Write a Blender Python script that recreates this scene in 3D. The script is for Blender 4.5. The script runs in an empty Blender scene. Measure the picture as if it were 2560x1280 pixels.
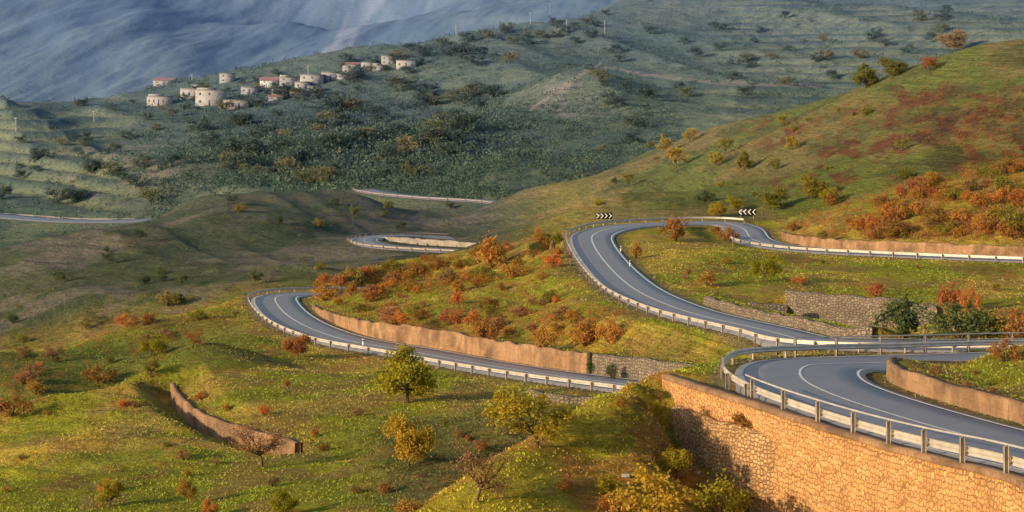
import bpy, bmesh, math, random
import numpy as np
from mathutils import Vector
rng = np.random.default_rng(7); random.seed(7)
F = 4777.0; VH = 100.0
C = bpy.context.scene.collection
sc = bpy.context.scene

# ------------------------------------------------------------------ helpers
def W(u, v, D): return np.array([(u-1280)/F*D, D, -(v-VH)/F*D])
def link(o, parent=None):
    C.objects.link(o)
    if parent is not None: o.parent = parent
    return o
def mesh_np(name, v, q, mat=None, uv=None, smooth=False, col=None):
    v = np.asarray(v, dtype=np.float32); q = np.asarray(q, dtype=np.int32)
    me = bpy.data.meshes.new(name)
    me.vertices.add(len(v)); me.vertices.foreach_set('co', v.ravel())
    k = q.shape[1]
    me.loops.add(q.size); me.loops.foreach_set('vertex_index', q.ravel())
    me.polygons.add(len(q)); me.polygons.foreach_set('loop_start', np.arange(0, q.size, k, dtype=np.int32))
    me.update(calc_edges=True)
    if smooth: me.polygons.foreach_set('use_smooth', np.ones(len(q), dtype=bool))
    if uv is not None:
        l = me.uv_layers.new(name='UVMap'); l.data.foreach_set('uv', np.asarray(uv, dtype=np.float32)[q.ravel()].ravel())
    if col is not None:
        a = me.color_attributes.new('col', 'FLOAT_COLOR', 'POINT')
        a.data.foreach_set('color', np.concatenate([col, np.ones((len(col), 1))], 1).astype(np.float32).ravel())
    if mat: me.materials.append(mat)
    return me
def obj(name, me, parent=None, loc=None, **kw):
    o = bpy.data.objects.new(name, me); link(o, parent)
    if loc is not None: o.location = loc
    for k, x in kw.items(): o[k] = x
    return o
def empty(name, loc, rz=0, **kw):
    o = bpy.data.objects.new(name, None); link(o); o.location = loc; o.rotation_euler = (0, 0, rz)
    for k, x in kw.items(): o[k] = x
    return o
def smooth(t): t = np.clip(t, 0, 1); return t*t*(3-2*t)
def h2(ix, iy, s):
    n = (ix.astype(np.int64)*374761393 + iy.astype(np.int64)*668265263 + s*1442695041) & 0xffffffff
    n = ((n ^ (n >> 13))*1274126177) & 0xffffffff
    n = n ^ (n >> 16)
    return (n & 0xffff)/65535.0
def vn(x, y, s=0):
    ix = np.floor(x); iy = np.floor(y); fx = x-ix; fy = y-iy
    fx = fx*fx*fx*(fx*(fx*6-15)+10); fy = fy*fy*fy*(fy*(fy*6-15)+10)
    a = h2(ix, iy, s); b = h2(ix+1, iy, s); c = h2(ix, iy+1, s); d = h2(ix+1, iy+1, s)
    return (a*(1-fx)+b*fx)*(1-fy)+(c*(1-fx)+d*fx)*fy
def fbm(x, y, s=0, o=4):
    r = 0; a = .5
    for k in range(o): r = r+a*vn(x*2**k+17*k, y*2**k-9*k, s+k); a *= .5
    return r/(1-.5**o)

# ------------------------------------------------------------------ materials
def nn(nt, t, **kw):
    n = nt.nodes.new(t)
    for k, x in kw.items(): setattr(n, k, x)
    return n
def mixc(nt, f, a, b, bt='MIX'):
    m = nn(nt, 'ShaderNodeMix', data_type='RGBA', blend_type=bt)
    for sock, val in ((m.inputs[0], f), (m.inputs[6], a), (m.inputs[7], b)):
        if hasattr(val, 'links'): nt.links.new(val, sock)
        elif isinstance(val, (int, float)): sock.default_value = val
        else: sock.default_value = (*val, 1)
    return m.outputs[2]
def rng_map(nt, val, a, b, c=0., d=1.):
    m = nn(nt, 'ShaderNodeMapRange'); nt.links.new(val, m.inputs[0])
    for i, x in enumerate((a, b, c, d)): m.inputs[i+1].default_value = x
    return m.outputs[0]
def mth(nt, op, a, b=None):
    m = nn(nt, 'ShaderNodeMath', operation=op)
    for s, val in zip(m.inputs, (a, b)):
        if val is None: continue
        if hasattr(val, 'links'): nt.links.new(val, s)
        else: s.default_value = val
    return m.outputs[0]
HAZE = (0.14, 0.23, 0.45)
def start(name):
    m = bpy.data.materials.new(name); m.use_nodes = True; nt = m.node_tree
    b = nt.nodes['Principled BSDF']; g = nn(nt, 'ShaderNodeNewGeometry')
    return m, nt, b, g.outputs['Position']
def haze(nt, col, pos):  # aerial haze painted into the base colour, thickening with world Y
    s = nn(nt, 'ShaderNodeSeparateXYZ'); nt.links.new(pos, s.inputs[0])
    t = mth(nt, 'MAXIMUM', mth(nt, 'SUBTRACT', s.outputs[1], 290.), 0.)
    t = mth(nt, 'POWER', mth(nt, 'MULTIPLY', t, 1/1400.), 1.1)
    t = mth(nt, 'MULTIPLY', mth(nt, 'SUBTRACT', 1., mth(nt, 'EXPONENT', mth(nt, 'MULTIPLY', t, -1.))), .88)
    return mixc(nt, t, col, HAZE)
def noise(nt, pos, scale, detail=4, rough=.6):
    n = nn(nt, 'ShaderNodeTexNoise'); nt.links.new(pos, n.inputs['Vector'])
    n.inputs['Scale'].default_value = scale; n.inputs['Detail'].default_value = detail; n.inputs['Roughness'].default_value = rough
    return n.outputs[0]
def bump(nt, b, h, dist, strength=1.):
    n = nn(nt, 'ShaderNodeBump'); n.inputs['Distance'].default_value = dist
    if hasattr(strength, 'links'): nt.links.new(strength, n.inputs['Strength'])
    else: n.inputs['Strength'].default_value = strength
    nt.links.new(h, n.inputs['Height']); nt.links.new(n.outputs[0], b.inputs['Normal'])
def simple(name, c1, c2, scale=2., rough=.9, metal=0., bd=0., bscale=8., spec=.3):
    m, nt, b, pos = start(name)
    col = mixc(nt, rng_map(nt, noise(nt, pos, scale), .35, .65), c1, c2)
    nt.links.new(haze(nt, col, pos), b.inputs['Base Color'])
    b.inputs['Roughness'].default_value = rough; b.inputs['Metallic'].default_value = metal
    b.inputs['Specular IOR Level'].default_value = spec
    if bd: bump(nt, b, noise(nt, pos, bscale), bd)
    return m
def leafmat(name, c1, c2, rand=.7):
    m, nt, b, pos = start(name)
    col = mixc(nt, rng_map(nt, noise(nt, pos, 2.2, 3), .35, .65), c1, c2)
    oi = nn(nt, 'ShaderNodeObjectInfo')
    hs = nn(nt, 'ShaderNodeHueSaturation'); nt.links.new(col, hs.inputs['Color'])
    nt.links.new(rng_map(nt, oi.outputs['Random'], 0, 1, .5-.02*rand, .5+.05*rand), hs.inputs['Hue'])
    nt.links.new(rng_map(nt, oi.outputs['Random'], 0, 1, 1+.3*rand, 1-.4*rand), hs.inputs['Value'])
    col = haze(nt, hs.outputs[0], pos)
    nt.links.new(col, b.inputs['Base Color']); b.inputs['Roughness'].default_value = .8
    b.inputs['Specular IOR Level'].default_value = .15
    tr = nn(nt, 'ShaderNodeBsdfTranslucent'); nt.links.new(col, tr.inputs[0])
    mx = nn(nt, 'ShaderNodeMixShader'); mx.inputs[0].default_value = .35
    nt.links.new(b.outputs[0], mx.inputs[1]); nt.links.new(tr.outputs[0], mx.inputs[2])
    nt.links.new(mx.outputs[0], nt.nodes['Material Output'].inputs[0])
    return m
M = {}
M['yellow'] = leafmat('leaf_yellow_green', (.32, .26, .025), (.46, .32, .03))
M['olive'] = leafmat('leaf_olive', (.18, .18, .03), (.30, .24, .045))
M['dark'] = leafmat('leaf_dark_green', (.065, .10, .035), (.11, .14, .05))
M['orange'] = leafmat('leaf_orange', (.42, .17, .04), (.56, .26, .07))
M['rust'] = leafmat('leaf_rust', (.28, .12, .04), (.42, .19, .06))
M['twig'] = leafmat('dry_twigs', (.27, .15, .075), (.38, .21, .10))
M['red'] = leafmat('leaf_red', (.36, .07, .03), (.44, .12, .05))
M['bark'] = simple('bark', (.07, .045, .03), (.12, .08, .05), 4, .95, bd=.02)
M['metal'] = simple('galvanised_steel', (.46, .43, .40), (.62, .58, .54), 1.5, .5, .35, spec=.5)
M['post'] = simple('weathered_post_steel', (.28, .23, .19), (.42, .36, .30), 3, .6, .3)
M['white'] = simple('white_road_paint', (.60, .60, .58), (.78, .78, .76), 3., .6)
M['black'] = simple('black_sign_face', (.012, .012, .014), (.02, .02, .022), 3., .4)
M['signwhite'] = simple('white_sign_face', (.75, .75, .75), (.82, .82, .82), 3., .4)
M['rock'] = simple('pale_rock', (.30, .27, .23), (.42, .38, .33), 2., .9, bd=.05)
M['hwall'] = simple('stone_house_wall', (.34, .31, .26), (.52, .47, .40), .5, .9)
M['hwhite'] = simple('white_house_wall', (.70, .70, .68), (.80, .79, .77), .5, .9)
M['hconc'] = simple('concrete_house_wall', (.28, .26, .24), (.42, .39, .36), .5, .9)
M['rred'] = simple('red_tile_roof', (.30, .11, .06), (.42, .17, .09), 1., .8)
M['rgrey'] = simple('grey_slab_roof', (.22, .20, .18), (.34, .31, .27), 1., .9)
M['glass'] = simple('dark_window', (.05, .05, .055), (.08, .075, .08), 1., .4)
M['pole'] = simple('pole_grey', (.55, .52, .48), (.65, .62, .58), 1., .8)
def asphalt():
    m, nt, b, pos = start('asphalt')
    c = mixc(nt, rng_map(nt, noise(nt, pos, .35, 5), .35, .65), (.165, .168, .20), (.225, .225, .262))
    c = mixc(nt, rng_map(nt, noise(nt, pos, 25, 3), .3, .7), c, (.205, .202, .228))
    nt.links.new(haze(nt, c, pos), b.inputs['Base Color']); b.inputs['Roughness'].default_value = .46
    b.inputs['Specular IOR Level'].default_value = .6
    bump(nt, b, noise(nt, pos, 30, 3), .01); return m
M['asphalt'] = asphalt()
def masonry(name, c1, c2, mort, cell, bd, e0=.0, e1=.10):
    m, nt, b, pos = start(name)
    uv = nn(nt, 'ShaderNodeUVMap'); mp = nn(nt, 'ShaderNodeMapping'); mp.inputs['Scale'].default_value = (1, 1.3, 1)
    nt.links.new(uv.outputs[0], mp.inputs[0])
    ds = noise(nt, uv.outputs[0], 2., 2)
    va = nn(nt, 'ShaderNodeVectorMath', operation='ADD'); nt.links.new(mp.outputs[0], va.inputs[0])
    sc_ = nn(nt, 'ShaderNodeVectorMath', operation='SCALE'); sc_.inputs[3].default_value = .12
    cx = nn(nt, 'ShaderNodeCombineXYZ'); nt.links.new(ds, cx.inputs[0]); nt.links.new(ds, cx.inputs[1]); nt.links.new(cx.outputs[0], sc_.inputs[0])
    nt.links.new(sc_.outputs[0], va.inputs[1])
    e = nn(nt, 'ShaderNodeTexVoronoi', feature='DISTANCE_TO_EDGE'); v = nn(nt, 'ShaderNodeTexVoronoi')
    for t in (e, v):
        t.inputs['Scale'].default_value = 1/cell; t.inputs['Randomness'].default_value = .58; nt.links.new(va.outputs[0], t.inputs['Vector'])
    sep = nn(nt, 'ShaderNodeSeparateColor'); nt.links.new(v.outputs['Color'], sep.inputs[0])
    c = mixc(nt, sep.outputs[0], c1, c2)
    c = mixc(nt, rng_map(nt, noise(nt, pos, .6, 5), .4, .7, 0, .7), c, tuple(x*.68 for x in c1))
    c = mixc(nt, rng_map(nt, e.outputs['Distance'], e0, e1), mort, c)
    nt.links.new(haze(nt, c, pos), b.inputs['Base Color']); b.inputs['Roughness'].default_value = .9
    hgt = mth(nt, 'ADD', rng_map(nt, e.outputs['Distance'], 0, .22), mth(nt, 'MULTIPLY', noise(nt, pos, 9, 4), .5))
    bump(nt, b, hgt, bd); return m
M['masonry'] = masonry('stone_masonry', (.52, .265, .095), (.74, .42, .17), (.24, .11, .045), .28, .045, .01, .085)
M['rubble'] = masonry('rubble_stone', (.46, .26, .11), (.68, .43, .21), (.16, .085, .04), .25, .07)
M['greystone'] = masonry('grey_dry_stone', (.20, .16, .125), (.33, .27, .21), (.08, .06, .045), .34, .09)
def concrete(name, c1, c2, c3=(.17, .105, .06)):
    m, nt, b, pos = start(name)
    uv = nn(nt, 'ShaderNodeUVMap'); mp = nn(nt, 'ShaderNodeMapping'); mp.inputs['Scale'].default_value = (1.6, .25, 1)
    nt.links.new(uv.outputs[0], mp.inputs[0])
    c = mixc(nt, rng_map(nt, noise(nt, mp.outputs[0], 1.2, 6, .7), .3, .7), c1, c2)
    c = mixc(nt, rng_map(nt, noise(nt, pos, .35, 6, .7), .42, .62), c, c3)
    sp = nn(nt, 'ShaderNodeSeparateXYZ'); nt.links.new(uv.outputs[0], sp.inputs[0])
    c = mixc(nt, rng_map(nt, mth(nt, 'FRACT', mth(nt, 'DIVIDE', sp.outputs[0], 4.)), .0, .02, .8, 0), c, (.10, .065, .04))
    c = mixc(nt, rng_map(nt, mth(nt, 'FRACT', mth(nt, 'DIVIDE', sp.outputs[1], .5)), .0, .08, .5, 0), c, (.10, .065, .04))
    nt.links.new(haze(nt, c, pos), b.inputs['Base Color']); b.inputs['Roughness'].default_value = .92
    bump(nt, b, noise(nt, pos, 4, 6, .7), .12); return m
M['concrete'] = concrete('weathered_concrete', (.28, .155, .08), (.44, .275, .155), (.15, .09, .05))
M['palewall'] = concrete('pale_concrete', (.30, .265, .22), (.42, .375, .32), (.20, .17, .13))
def ground():
    m, nt, b, pos = start('hillside_ground')
    at = nn(nt, 'ShaderNodeAttribute', attribute_name='col')
    c = at.outputs['Color']
    c = mixc(nt, rng_map(nt, noise(nt, pos, .9, 6, .7), .42, .66), c, mixc(nt, 1., c, (.70, .57, .5), 'MULTIPLY'))
    c = mixc(nt, rng_map(nt, noise(nt, pos, .22, 6, .65), .45, .68), c, mixc(nt, 1., c, (1.25, 1.08, .9), 'MULTIPLY'))
    c = mixc(nt, rng_map(nt, noise(nt, pos, 3.2, 6, .75), .48, .66, 0, .75), c, mixc(nt, 1., c, (.42, .42, .5), 'MULTIPLY'))
    s = nn(nt, 'ShaderNodeSeparateXYZ'); nt.links.new(pos, s.inputs[0])
    nearm = rng_map(nt, s.outputs[1], 350, 550, 1, 0)
    c = mixc(nt, mth(nt, 'MULTIPLY', nearm, rng_map(nt, noise(nt, pos, 1.7, 3, .5), .67, .72, 0, .5)), c, (.34, .29, .22))
    mp = nn(nt, 'ShaderNodeMapping'); mp.inputs['Scale'].default_value = (.05, .05, 1.3); nt.links.new(pos, mp.inputs[0])
    wv = noise(nt, mp.outputs[0], 1.8, 5, .6)
    nm2 = rng_map(nt, s.outputs[1], 450, 800, 1, .1)
    c = mixc(nt, mth(nt, 'MULTIPLY', nm2, rng_map(nt, wv, .5, .6, 0, .5)), c, mixc(nt, 1., c, (.60, .60, .6), 'MULTIPLY'))
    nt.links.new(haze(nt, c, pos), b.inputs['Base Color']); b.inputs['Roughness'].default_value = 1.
    b.inputs['Specular IOR Level'].default_value = .05
    hh = mth(nt, 'ADD', mth(nt, 'ADD', noise(nt, pos, 1.1, 8, .75), mth(nt, 'MULTIPLY', noise(nt, pos, .09, 6, .6), 5.)), mth(nt, 'MULTIPLY', mth(nt, 'MULTIPLY', wv, nm2), .9))
    bump(nt, b, hh, .9, rng_map(nt, s.outputs[1], 900, 2200, 1., .45)); return m
M['ground'] = ground()
def vcol(name):
    m, nt, b, pos = start(name)
    at = nn(nt, 'ShaderNodeAttribute', attribute_name='col')
    col = haze(nt, at.outputs['Color'], pos)
    nt.links.new(col, b.inputs['Base Color']); b.inputs['Roughness'].default_value = .9
    b.inputs['Specular IOR Level'].default_value = .1
    tr = nn(nt, 'ShaderNodeBsdfTranslucent'); nt.links.new(col, tr.inputs[0])
    mx = nn(nt, 'ShaderNodeMixShader'); mx.inputs[0].default_value = .35
    nt.links.new(b.outputs[0], mx.inputs[1]); nt.links.new(tr.outputs[0], mx.inputs[2])
    nt.links.new(mx.outputs[0], nt.nodes['Material Output'].inputs[0]); return m
M['tuft'] = vcol('grass_blades')

# ------------------------------------------------------------------ polylines
def resample(P, step=1.):
    P = np.asarray(P, float); n = len(P); out = []
    Q = np.vstack([2*P[0]-P[1], P, 2*P[-1]-P[-2]])
    for i in range(n-1):
        p0, p1, p2, p3 = Q[i], Q[i+1], Q[i+2], Q[i+3]
        for t in np.linspace(0, 1, 24, endpoint=False):
            out.append(.5*((2*p1)+(-p0+p2)*t+(2*p0-5*p1+4*p2-p3)*t*t+(-p0+3*p1-3*p2+p3)*t**3))
    out.append(P[-1]); out = np.array(out)
    s = np.r_[0, np.cumsum(np.linalg.norm(np.diff(out, axis=0), axis=1))]
    k = max(2, int(s[-1]/step)+1); ss = np.linspace(0, s[-1], k)
    return np.stack([np.interp(ss, s, out[:, i]) for i in range(3)], 1)
def ma(a, k):
    if k < 2: return a
    p = np.pad(a, ((k, k), (0, 0)), mode='reflect', reflect_type='odd'); ker = np.ones(2*k+1)/(2*k+1)
    return np.stack([np.convolve(p[:, i], ker, 'valid') for i in range(a.shape[1])], 1)
def normals(P):
    t = np.gradient(P[:, :2], axis=0); t /= np.linalg.norm(t, axis=1)[:, None]+1e-9
    return np.stack([-t[:, 1], t[:, 0], np.zeros(len(P))], 1), t

R1o = [np.array([19.0, 38, -12.2]), np.array([18.0, 50, -13.3])]+[W(*p) for p in ((2560,1197,62),(2400,1160,67),(2200,1108,75),(2000,1045,83),(1880,1000,88),(1812,962,93),(1797,932,98),(1822,906,103),(1900,893,108),(2100,885,113),(2300,880,116.5),(2560,872,121))]+[np.array([42., 124.5, -20.2]), np.array([56., 128, -20.9])]
R2o = [np.array([44., 143, -23.2]), np.array([32., 147, -24.])]+[W(*p) for p in ((1960,868,152),(1850,840,160),(1700,805,172),(1600,775,183),(1500,725,202),(1440,660,232),(1412,602,262),(1430,580,276),(1500,563,290),(1600,556,298),(1700,552,303),(1800,551,304),(1880,558,300),(1925,575,291),(1945,600,279),(2050,618,264),(2300,630,250),(2560,640,240))]+[W(2800,648,232), W(3000,655,226)]
R3o = [W(1900,1060,124), W(1740,1020,136)]+[W(*p) for p in ((1560,985,150),(1300,950,165),(1100,917,180),(960,890,190),(800,862,200),(700,828,213),(640,790,231),(616,752,250),(635,739,262),(690,731,270),(770,728,276))]+[W(870,728,280), W(980,728,286)]
R4o = [W(*p) for p in ((1400,655,388),(1200,636,398),(1050,628,405),(930,620,412),(875,608,424),(872,597,440),(920,588,455),(1010,586,466),(1120,590,470))]
R5o = [W(*p) for p in ((1260,515,545),(1190,505,560),(1050,497,575),(950,488,590),(895,480,605),(880,474,622))]
R6o = [W(*p) for p in ((-200,520,715),(-60,528,700),(60,539,688),(200,548,680),(350,547,678),(470,538,682))]
roads = {}
for nm, P, half, off in (('r1', R1o, 3.3, .7), ('r2', R2o, 3.1, .6), ('r3', R3o, 3.1, .6), ('r4', R4o, 3.2, .6), ('r5', R5o, 4., .6), ('r6', R6o, 5.5, .6)):
    p = ma(resample(P, 1.), 3); n, t = normals(p)
    c = ma(p - n*(half+off), 3); n2, t2 = normals(c)
    roads[nm] = dict(outer=p, on=n, c=c, n=n2, t=t2, half=half)
def off(rd, o, i0=0, i1=None, dz=0):
    r = roads[rd]; p = r['c'][i0:i1]+r['n'][i0:i1]*o; p = p.copy(); p[:, 2] += dz; return p
def idx_u(rd, u, lo=0, hi=None):
    c = roads[rd]['c'][lo:hi]; uu = 1280+F*c[:, 0]/c[:, 1]; return lo+int(np.argmin(abs(uu-u)))

# ------------------------------------------------------------------ terrain control points (column, row, depth)
K = [
 (-600,3000,30),(0,2900,30),(800,2800,30),(1280,2600,30),(2000,2500,30),(2560,2500,30),(3200,2000,30),
 (-500,1600,80),(0,1560,80),(600,1490,80),(900,1430,82),
 (-500,1330,110),(0,1290,111),(300,1280,110),(650,1280,108),(1000,1280,104),(300,1100,135),(0,1150,134),(600,1110,136),(900,1120,130),(1080,1150,122),
 (300,1000,155),(100,1003,157),(0,1055,151),(-400,1100,150),(350,938,170),(450,876,184),(560,838,200),(900,1000,150),(1000,960,162),(640,872,195),(640,820,212),(750,920,180),(1150,1040,140),(1350,1060,133),
 (1080,1270,76),(1180,1205,78),(1250,1160,80),(1320,1110,83),(1400,1052,86),(1500,990,90),(1600,932,95),(1690,915,99),(1770,906,103),(1650,922,97),(1450,1020,88),
 (1500,1240,109),(1680,1140,114),(1330,1330,97),(1200,1370,91),(1050,1350,91),(1200,1240,111),(1400,1170,119),(1850,1050,122),(1600,1120,123),(1450,1250,104),(1560,1150,113),
 (1500,1150,83),(1500,1290,77),(1300,1290,75),(1650,1130,83),(1560,1045,87.2),(1700,1290,76),(1830,1300,76),(1650,1500,62),(1300,1550,62),(1100,1500,66),
 (1660,985,93),(1620,1020,89),(1740,1120,86),(1840,1180,83.5),(1930,1215,82),(2010,1310,78.5),(2120,1400,73.5),(2300,1500,67),(2560,1640,60),(3000,1700,50),
 (2300,945,97),(2400,915,100),(2560,868,98),(2560,950,90),(2900,890,85),(2450,975,92),(3100,900,95),
 (2000,940,129),(2300,920,131),(2560,910,134),(3000,880,140),
 (2300,850,158),(2560,815,168),(2300,810,186),(2560,745,200),(2000,812,186),(2200,818,186),(2050,705,214),(2560,690,220),(2300,685,222),(3000,700,205),
 (1700,680,224),(1800,630,240),(1720,594,272),(1650,620,252),(1850,612,258),(2100,655,240),(1620,600,272),(1780,583,281),
 (1400,588,283),(1200,620,300),(1100,643,302),(1000,658,300),(850,692,292),(1300,750,218),(1100,765,216),(1000,710,248),(880,775,232),(1300,672,252),(1150,690,258),(1600,835,164),(1400,845,176),(1750,880,147),(1500,870,165),(1200,845,190),(1300,615,288),
 (600,758,242),(350,800,231),(0,880,212),(-400,930,205),
 (100,1075,171),(100,975,189),(350,1015,187),(350,885,205),(500,900,212),(200,905,205),(-200,1000,185),(0,1020,186),
 (0,970,240),(350,920,262),(600,865,278),(750,800,305),(-400,990,240),(900,740,320),
 (0,890,315),(0,770,365),(0,652,425),(200,588,448),(400,538,475),(600,490,502),(720,477,512),(870,482,520),(400,700,360),(600,620,405),(800,560,450),(900,645,370),(700,710,330),(1000,560,490),(200,790,335),(-400,760,400),(-400,700,440),(500,820,300),
 (1200,690,335),(1400,600,312),(1020,710,335),(1400,545,365),(1300,575,375),(1500,540,325),
 (1500,500,380),(1700,470,375),(1700,352,490),(1500,405,505),(1300,450,525),(1220,482,535),(1150,515,520),(1900,298,470),(2030,262,455),(2150,205,440),(2300,150,425),(2430,118,415),(2560,115,405),(3000,60,400),
 (1900,450,365),(2000,545,312),(2000,380,390),(2200,400,345),(2200,300,385),(2200,480,308),(2560,300,330),(2560,200,365),(2560,420,285),(2400,440,287),(2250,480,283),(2050,535,292),(2560,450,300),(2560,580,248),(2300,585,258),(2100,590,268),(2560,500,265),(2300,530,268),(3000,400,280),
 (1700,440,600),(1500,450,590),(2150,330,560),(2560,300,540),(1300,500,600),(3000,300,560),(1900,380,570),
 (1600,400,670),(1800,280,850),(1700,350,740),(2000,160,1020),(2300,70,1200),(2560,30,1300),(2000,0,1450),(2300,-60,1600),(2560,-150,1800),(2000,-150,1900),(3100,-150,1700),(2300,180,950),(2560,130,1000),
 (-500,340,960),(0,285,1000),(400,205,1050),(850,148,1110),(1200,80,1210),(1500,8,1350),(1650,-60,1450),(1800,-120,1600),
 (0,400,860),(400,350,870),(700,300,905),(1000,300,900),(1000,430,720),(1200,250,960),(1400,350,790),(1400,200,1000),(1600,150,1080),(1600,250,900),(300,455,760),(0,480,750),(700,420,760),(550,480,690),(1050,475,655),
 (1250,385,700),(1250,440,650),(1330,275,860),(1480,175,950),(1500,300,840),(1600,215,980),
 (700,520,620),(450,580,600),(200,640,570),(0,700,530),(-400,720,540),(1000,520,600),(-400,480,780),(100,560,660),
 (400,420,1400),(850,360,1500),(0,470,1350),(1200,260,1650),(1500,160,1900),(-500,500,1350),
 (-500,330,2100),(0,285,2300),(400,210,2500),(750,150,2700),(1100,60,2800),(1400,-20,3000),(1700,-150,3100),
 (0,100,3200),(0,-100,4300),(0,-350,6000),(500,60,3300),(500,-100,4300),(700,40,3400),(880,90,3500),(930,20,4600),(1100,-60,3700),(1300,-150,4200),(940,-250,7000),(2000,-400,3500),(2000,-600,7000),(3000,-400,4000),(-600,-300,5000),(700,-120,4600),
]
K = [tuple(map(float, k)) for k in K]
for nm, r in roads.items():
    st = 9 if nm in ('r1', 'r2', 'r3') else 16
    for i in range(0, len(r['c']), st):
        for s in (-1, 1):
            p = r['c'][i]+r['n'][i]*s*r['half']; K.append((1280+F*p[0]/p[1], VH-F*p[2]/p[1], p[1]))
K = np.array(K)
kx = (K[:, 0]-1280)/F; kl = np.log(K[:, 2]); cc = .02
def phi(a, b, c, d): return -np.sqrt((a-c)**2+(b-d)**2+cc*cc)
n = len(K); A = np.zeros((n+3, n+3)); A[:n, :n] = phi(kx[:, None], kl[:, None], kx[None], kl[None])+np.eye(n)*1e-3
A[:n, n] = 1; A[:n, n+1] = kx; A[:n, n+2] = kl; A[n:, :n] = A[:n, n:].T
sol = np.linalg.solve(A, np.r_[K[:, 1], 0, 0, 0])
NU = 800
us = np.linspace(-420, 2980, NU)
Ds = np.exp(np.r_[np.linspace(math.log(32), math.log(60), 60, endpoint=False), np.linspace(math.log(60), math.log(320), 700, endpoint=False), np.linspace(math.log(320), math.log(7000), 560)])
NR = len(Ds); lD = np.log(Ds)
S, L = np.meshgrid((us-1280)/F, lD)
Vn = np.zeros(S.size); sf = S.ravel(); lf = L.ravel()
for i in range(0, S.size, 20000):
    a = sf[i:i+20000]; b = lf[i:i+20000]
    Vn[i:i+20000] = phi(a[:, None], b[:, None], kx[None], kl[None])@sol[:n]+sol[n]+sol[n+1]*a+sol[n+2]*b
Y = np.exp(L); X = S*Y; Vn = Vn.reshape(S.shape); U0 = S*F+1280
Z = -(Vn-VH)/F*Y
def ridged(a, b, s): return 1-2*np.abs(vn(a, b, s)-.5)*1.6
for lam, amp in ((3., .09), (6., .24), (14., .48), (30., 1.1)):
    g = smooth((Y/lam-5.)/6.)
    Z += amp*g*(vn(X/lam+lam, Y/lam-lam, int(lam))+.5*vn(X/lam*2.1, Y/lam*2.1, int(lam)+5)-.75)*(1-smooth((Y-1500)/600))
midm = smooth((Y-330)/80)*(1-smooth((Y-1400)/500))
Z += midm*4.*(ridged((X*.9+Y*.45)/60, (Y*.8-X*.4)/150, 70)-.55)*smooth((Y-330)/250+.25)
Z += smooth((Y-600)/200)*(1-smooth((Y-1500)/500))*9.*(ridged((X*.9+Y*.3)/120, Y/320, 160)-.55)
vm = smooth((Y-300)/50)*smooth((560-Y)/50)*smooth((1350-U0)/200)
Z += vm*1.6*(ridged((X+.55*Y)/45, (Y-.4*X)/140, 33)-.6)+vm*.5*(ridged((X+.5*Y)/12, Y/45, 34)-.6)
gm = smooth((Y-104)/8)*smooth((150-Y)/12)*smooth((U0-700)/200)*smooth((1500-U0)/200)
Z += gm*.5*(ridged((X*.8+Y*.5)/5.5, (Y-X*.5)/18, 35)-.6)
fm = smooth((Y-1700)/700)
def sm2(a, b, s): return .5-.5*np.cos(2*np.pi*(vn(a, b, s)*1.3+.2*a))
Z += fm*(26.*(fbm((X+Y*.12)/300, Y/1100, 420, 3)-.5)*2+10.*(fbm((X-Y*.1)/90, Y/420, 421, 4)-.5)*2)
ter = smooth((Y-600)/150)*(1-smooth((Y-1350)/150))
reg = np.maximum(smooth((380-U0)/150), smooth((U0-1700)/150))
tz = Z/4.2+.5*vn(X/70, Y/70, 3)
Z += ter*reg*1.4*(-np.sin(2*np.pi*tz)/1.6)
TERR = ter*reg
rip = smooth((Y-118)/10)*smooth((172-Y)/12)*smooth((620-U0)/200)
Z += rip*.26*np.sin((Y*.75+X*.35+3*vn(X/9, Y/9, 2))*2.)*smooth((fbm(X/12, Y/12, 19, 3)-.38)/.15)
RM = np.full(S.shape, 99.)
def near_poly(P, R):
    m = (X > P[:, 0].min()-R) & (X < P[:, 0].max()+R) & (Y > P[:, 1].min()-R) & (Y < P[:, 1].max()+R)
    ii = np.flatnonzero(m.ravel()); xs = X.ravel()[ii]; ys = Y.ravel()[ii]
    best = np.empty(len(ii)); bi = np.empty(len(ii), int)
    for k in range(0, len(ii), 20000):
        d = (xs[k:k+20000, None]-P[None, :, 0])**2+(ys[k:k+20000, None]-P[None, :, 1])**2
        j = d.argmin(1); bi[k:k+20000] = j; best[k:k+20000] = np.sqrt(d[np.arange(len(j)), j])
    keep = best < R
    return ii[keep], best[keep], bi[keep], xs[keep], ys[keep]
Zf = Z.ravel(); RMf = RM.ravel()
for nm, r in roads.items():
    b = {'r1': 5., 'r2': 6., 'r3': 6.}.get(nm, 14.)
    ii, d, j, xs, ys = near_poly(r['c'], r['half']+1.3+b)
    w = 1-smooth((d-r['half']-1.3)/b)
    zr = r['c'][j, 2]-.14
    Zf[ii] = Zf[ii]*(1-w)+zr*w
    RMf[ii] = np.minimum(RMf[ii], d-r['half'])

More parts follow.
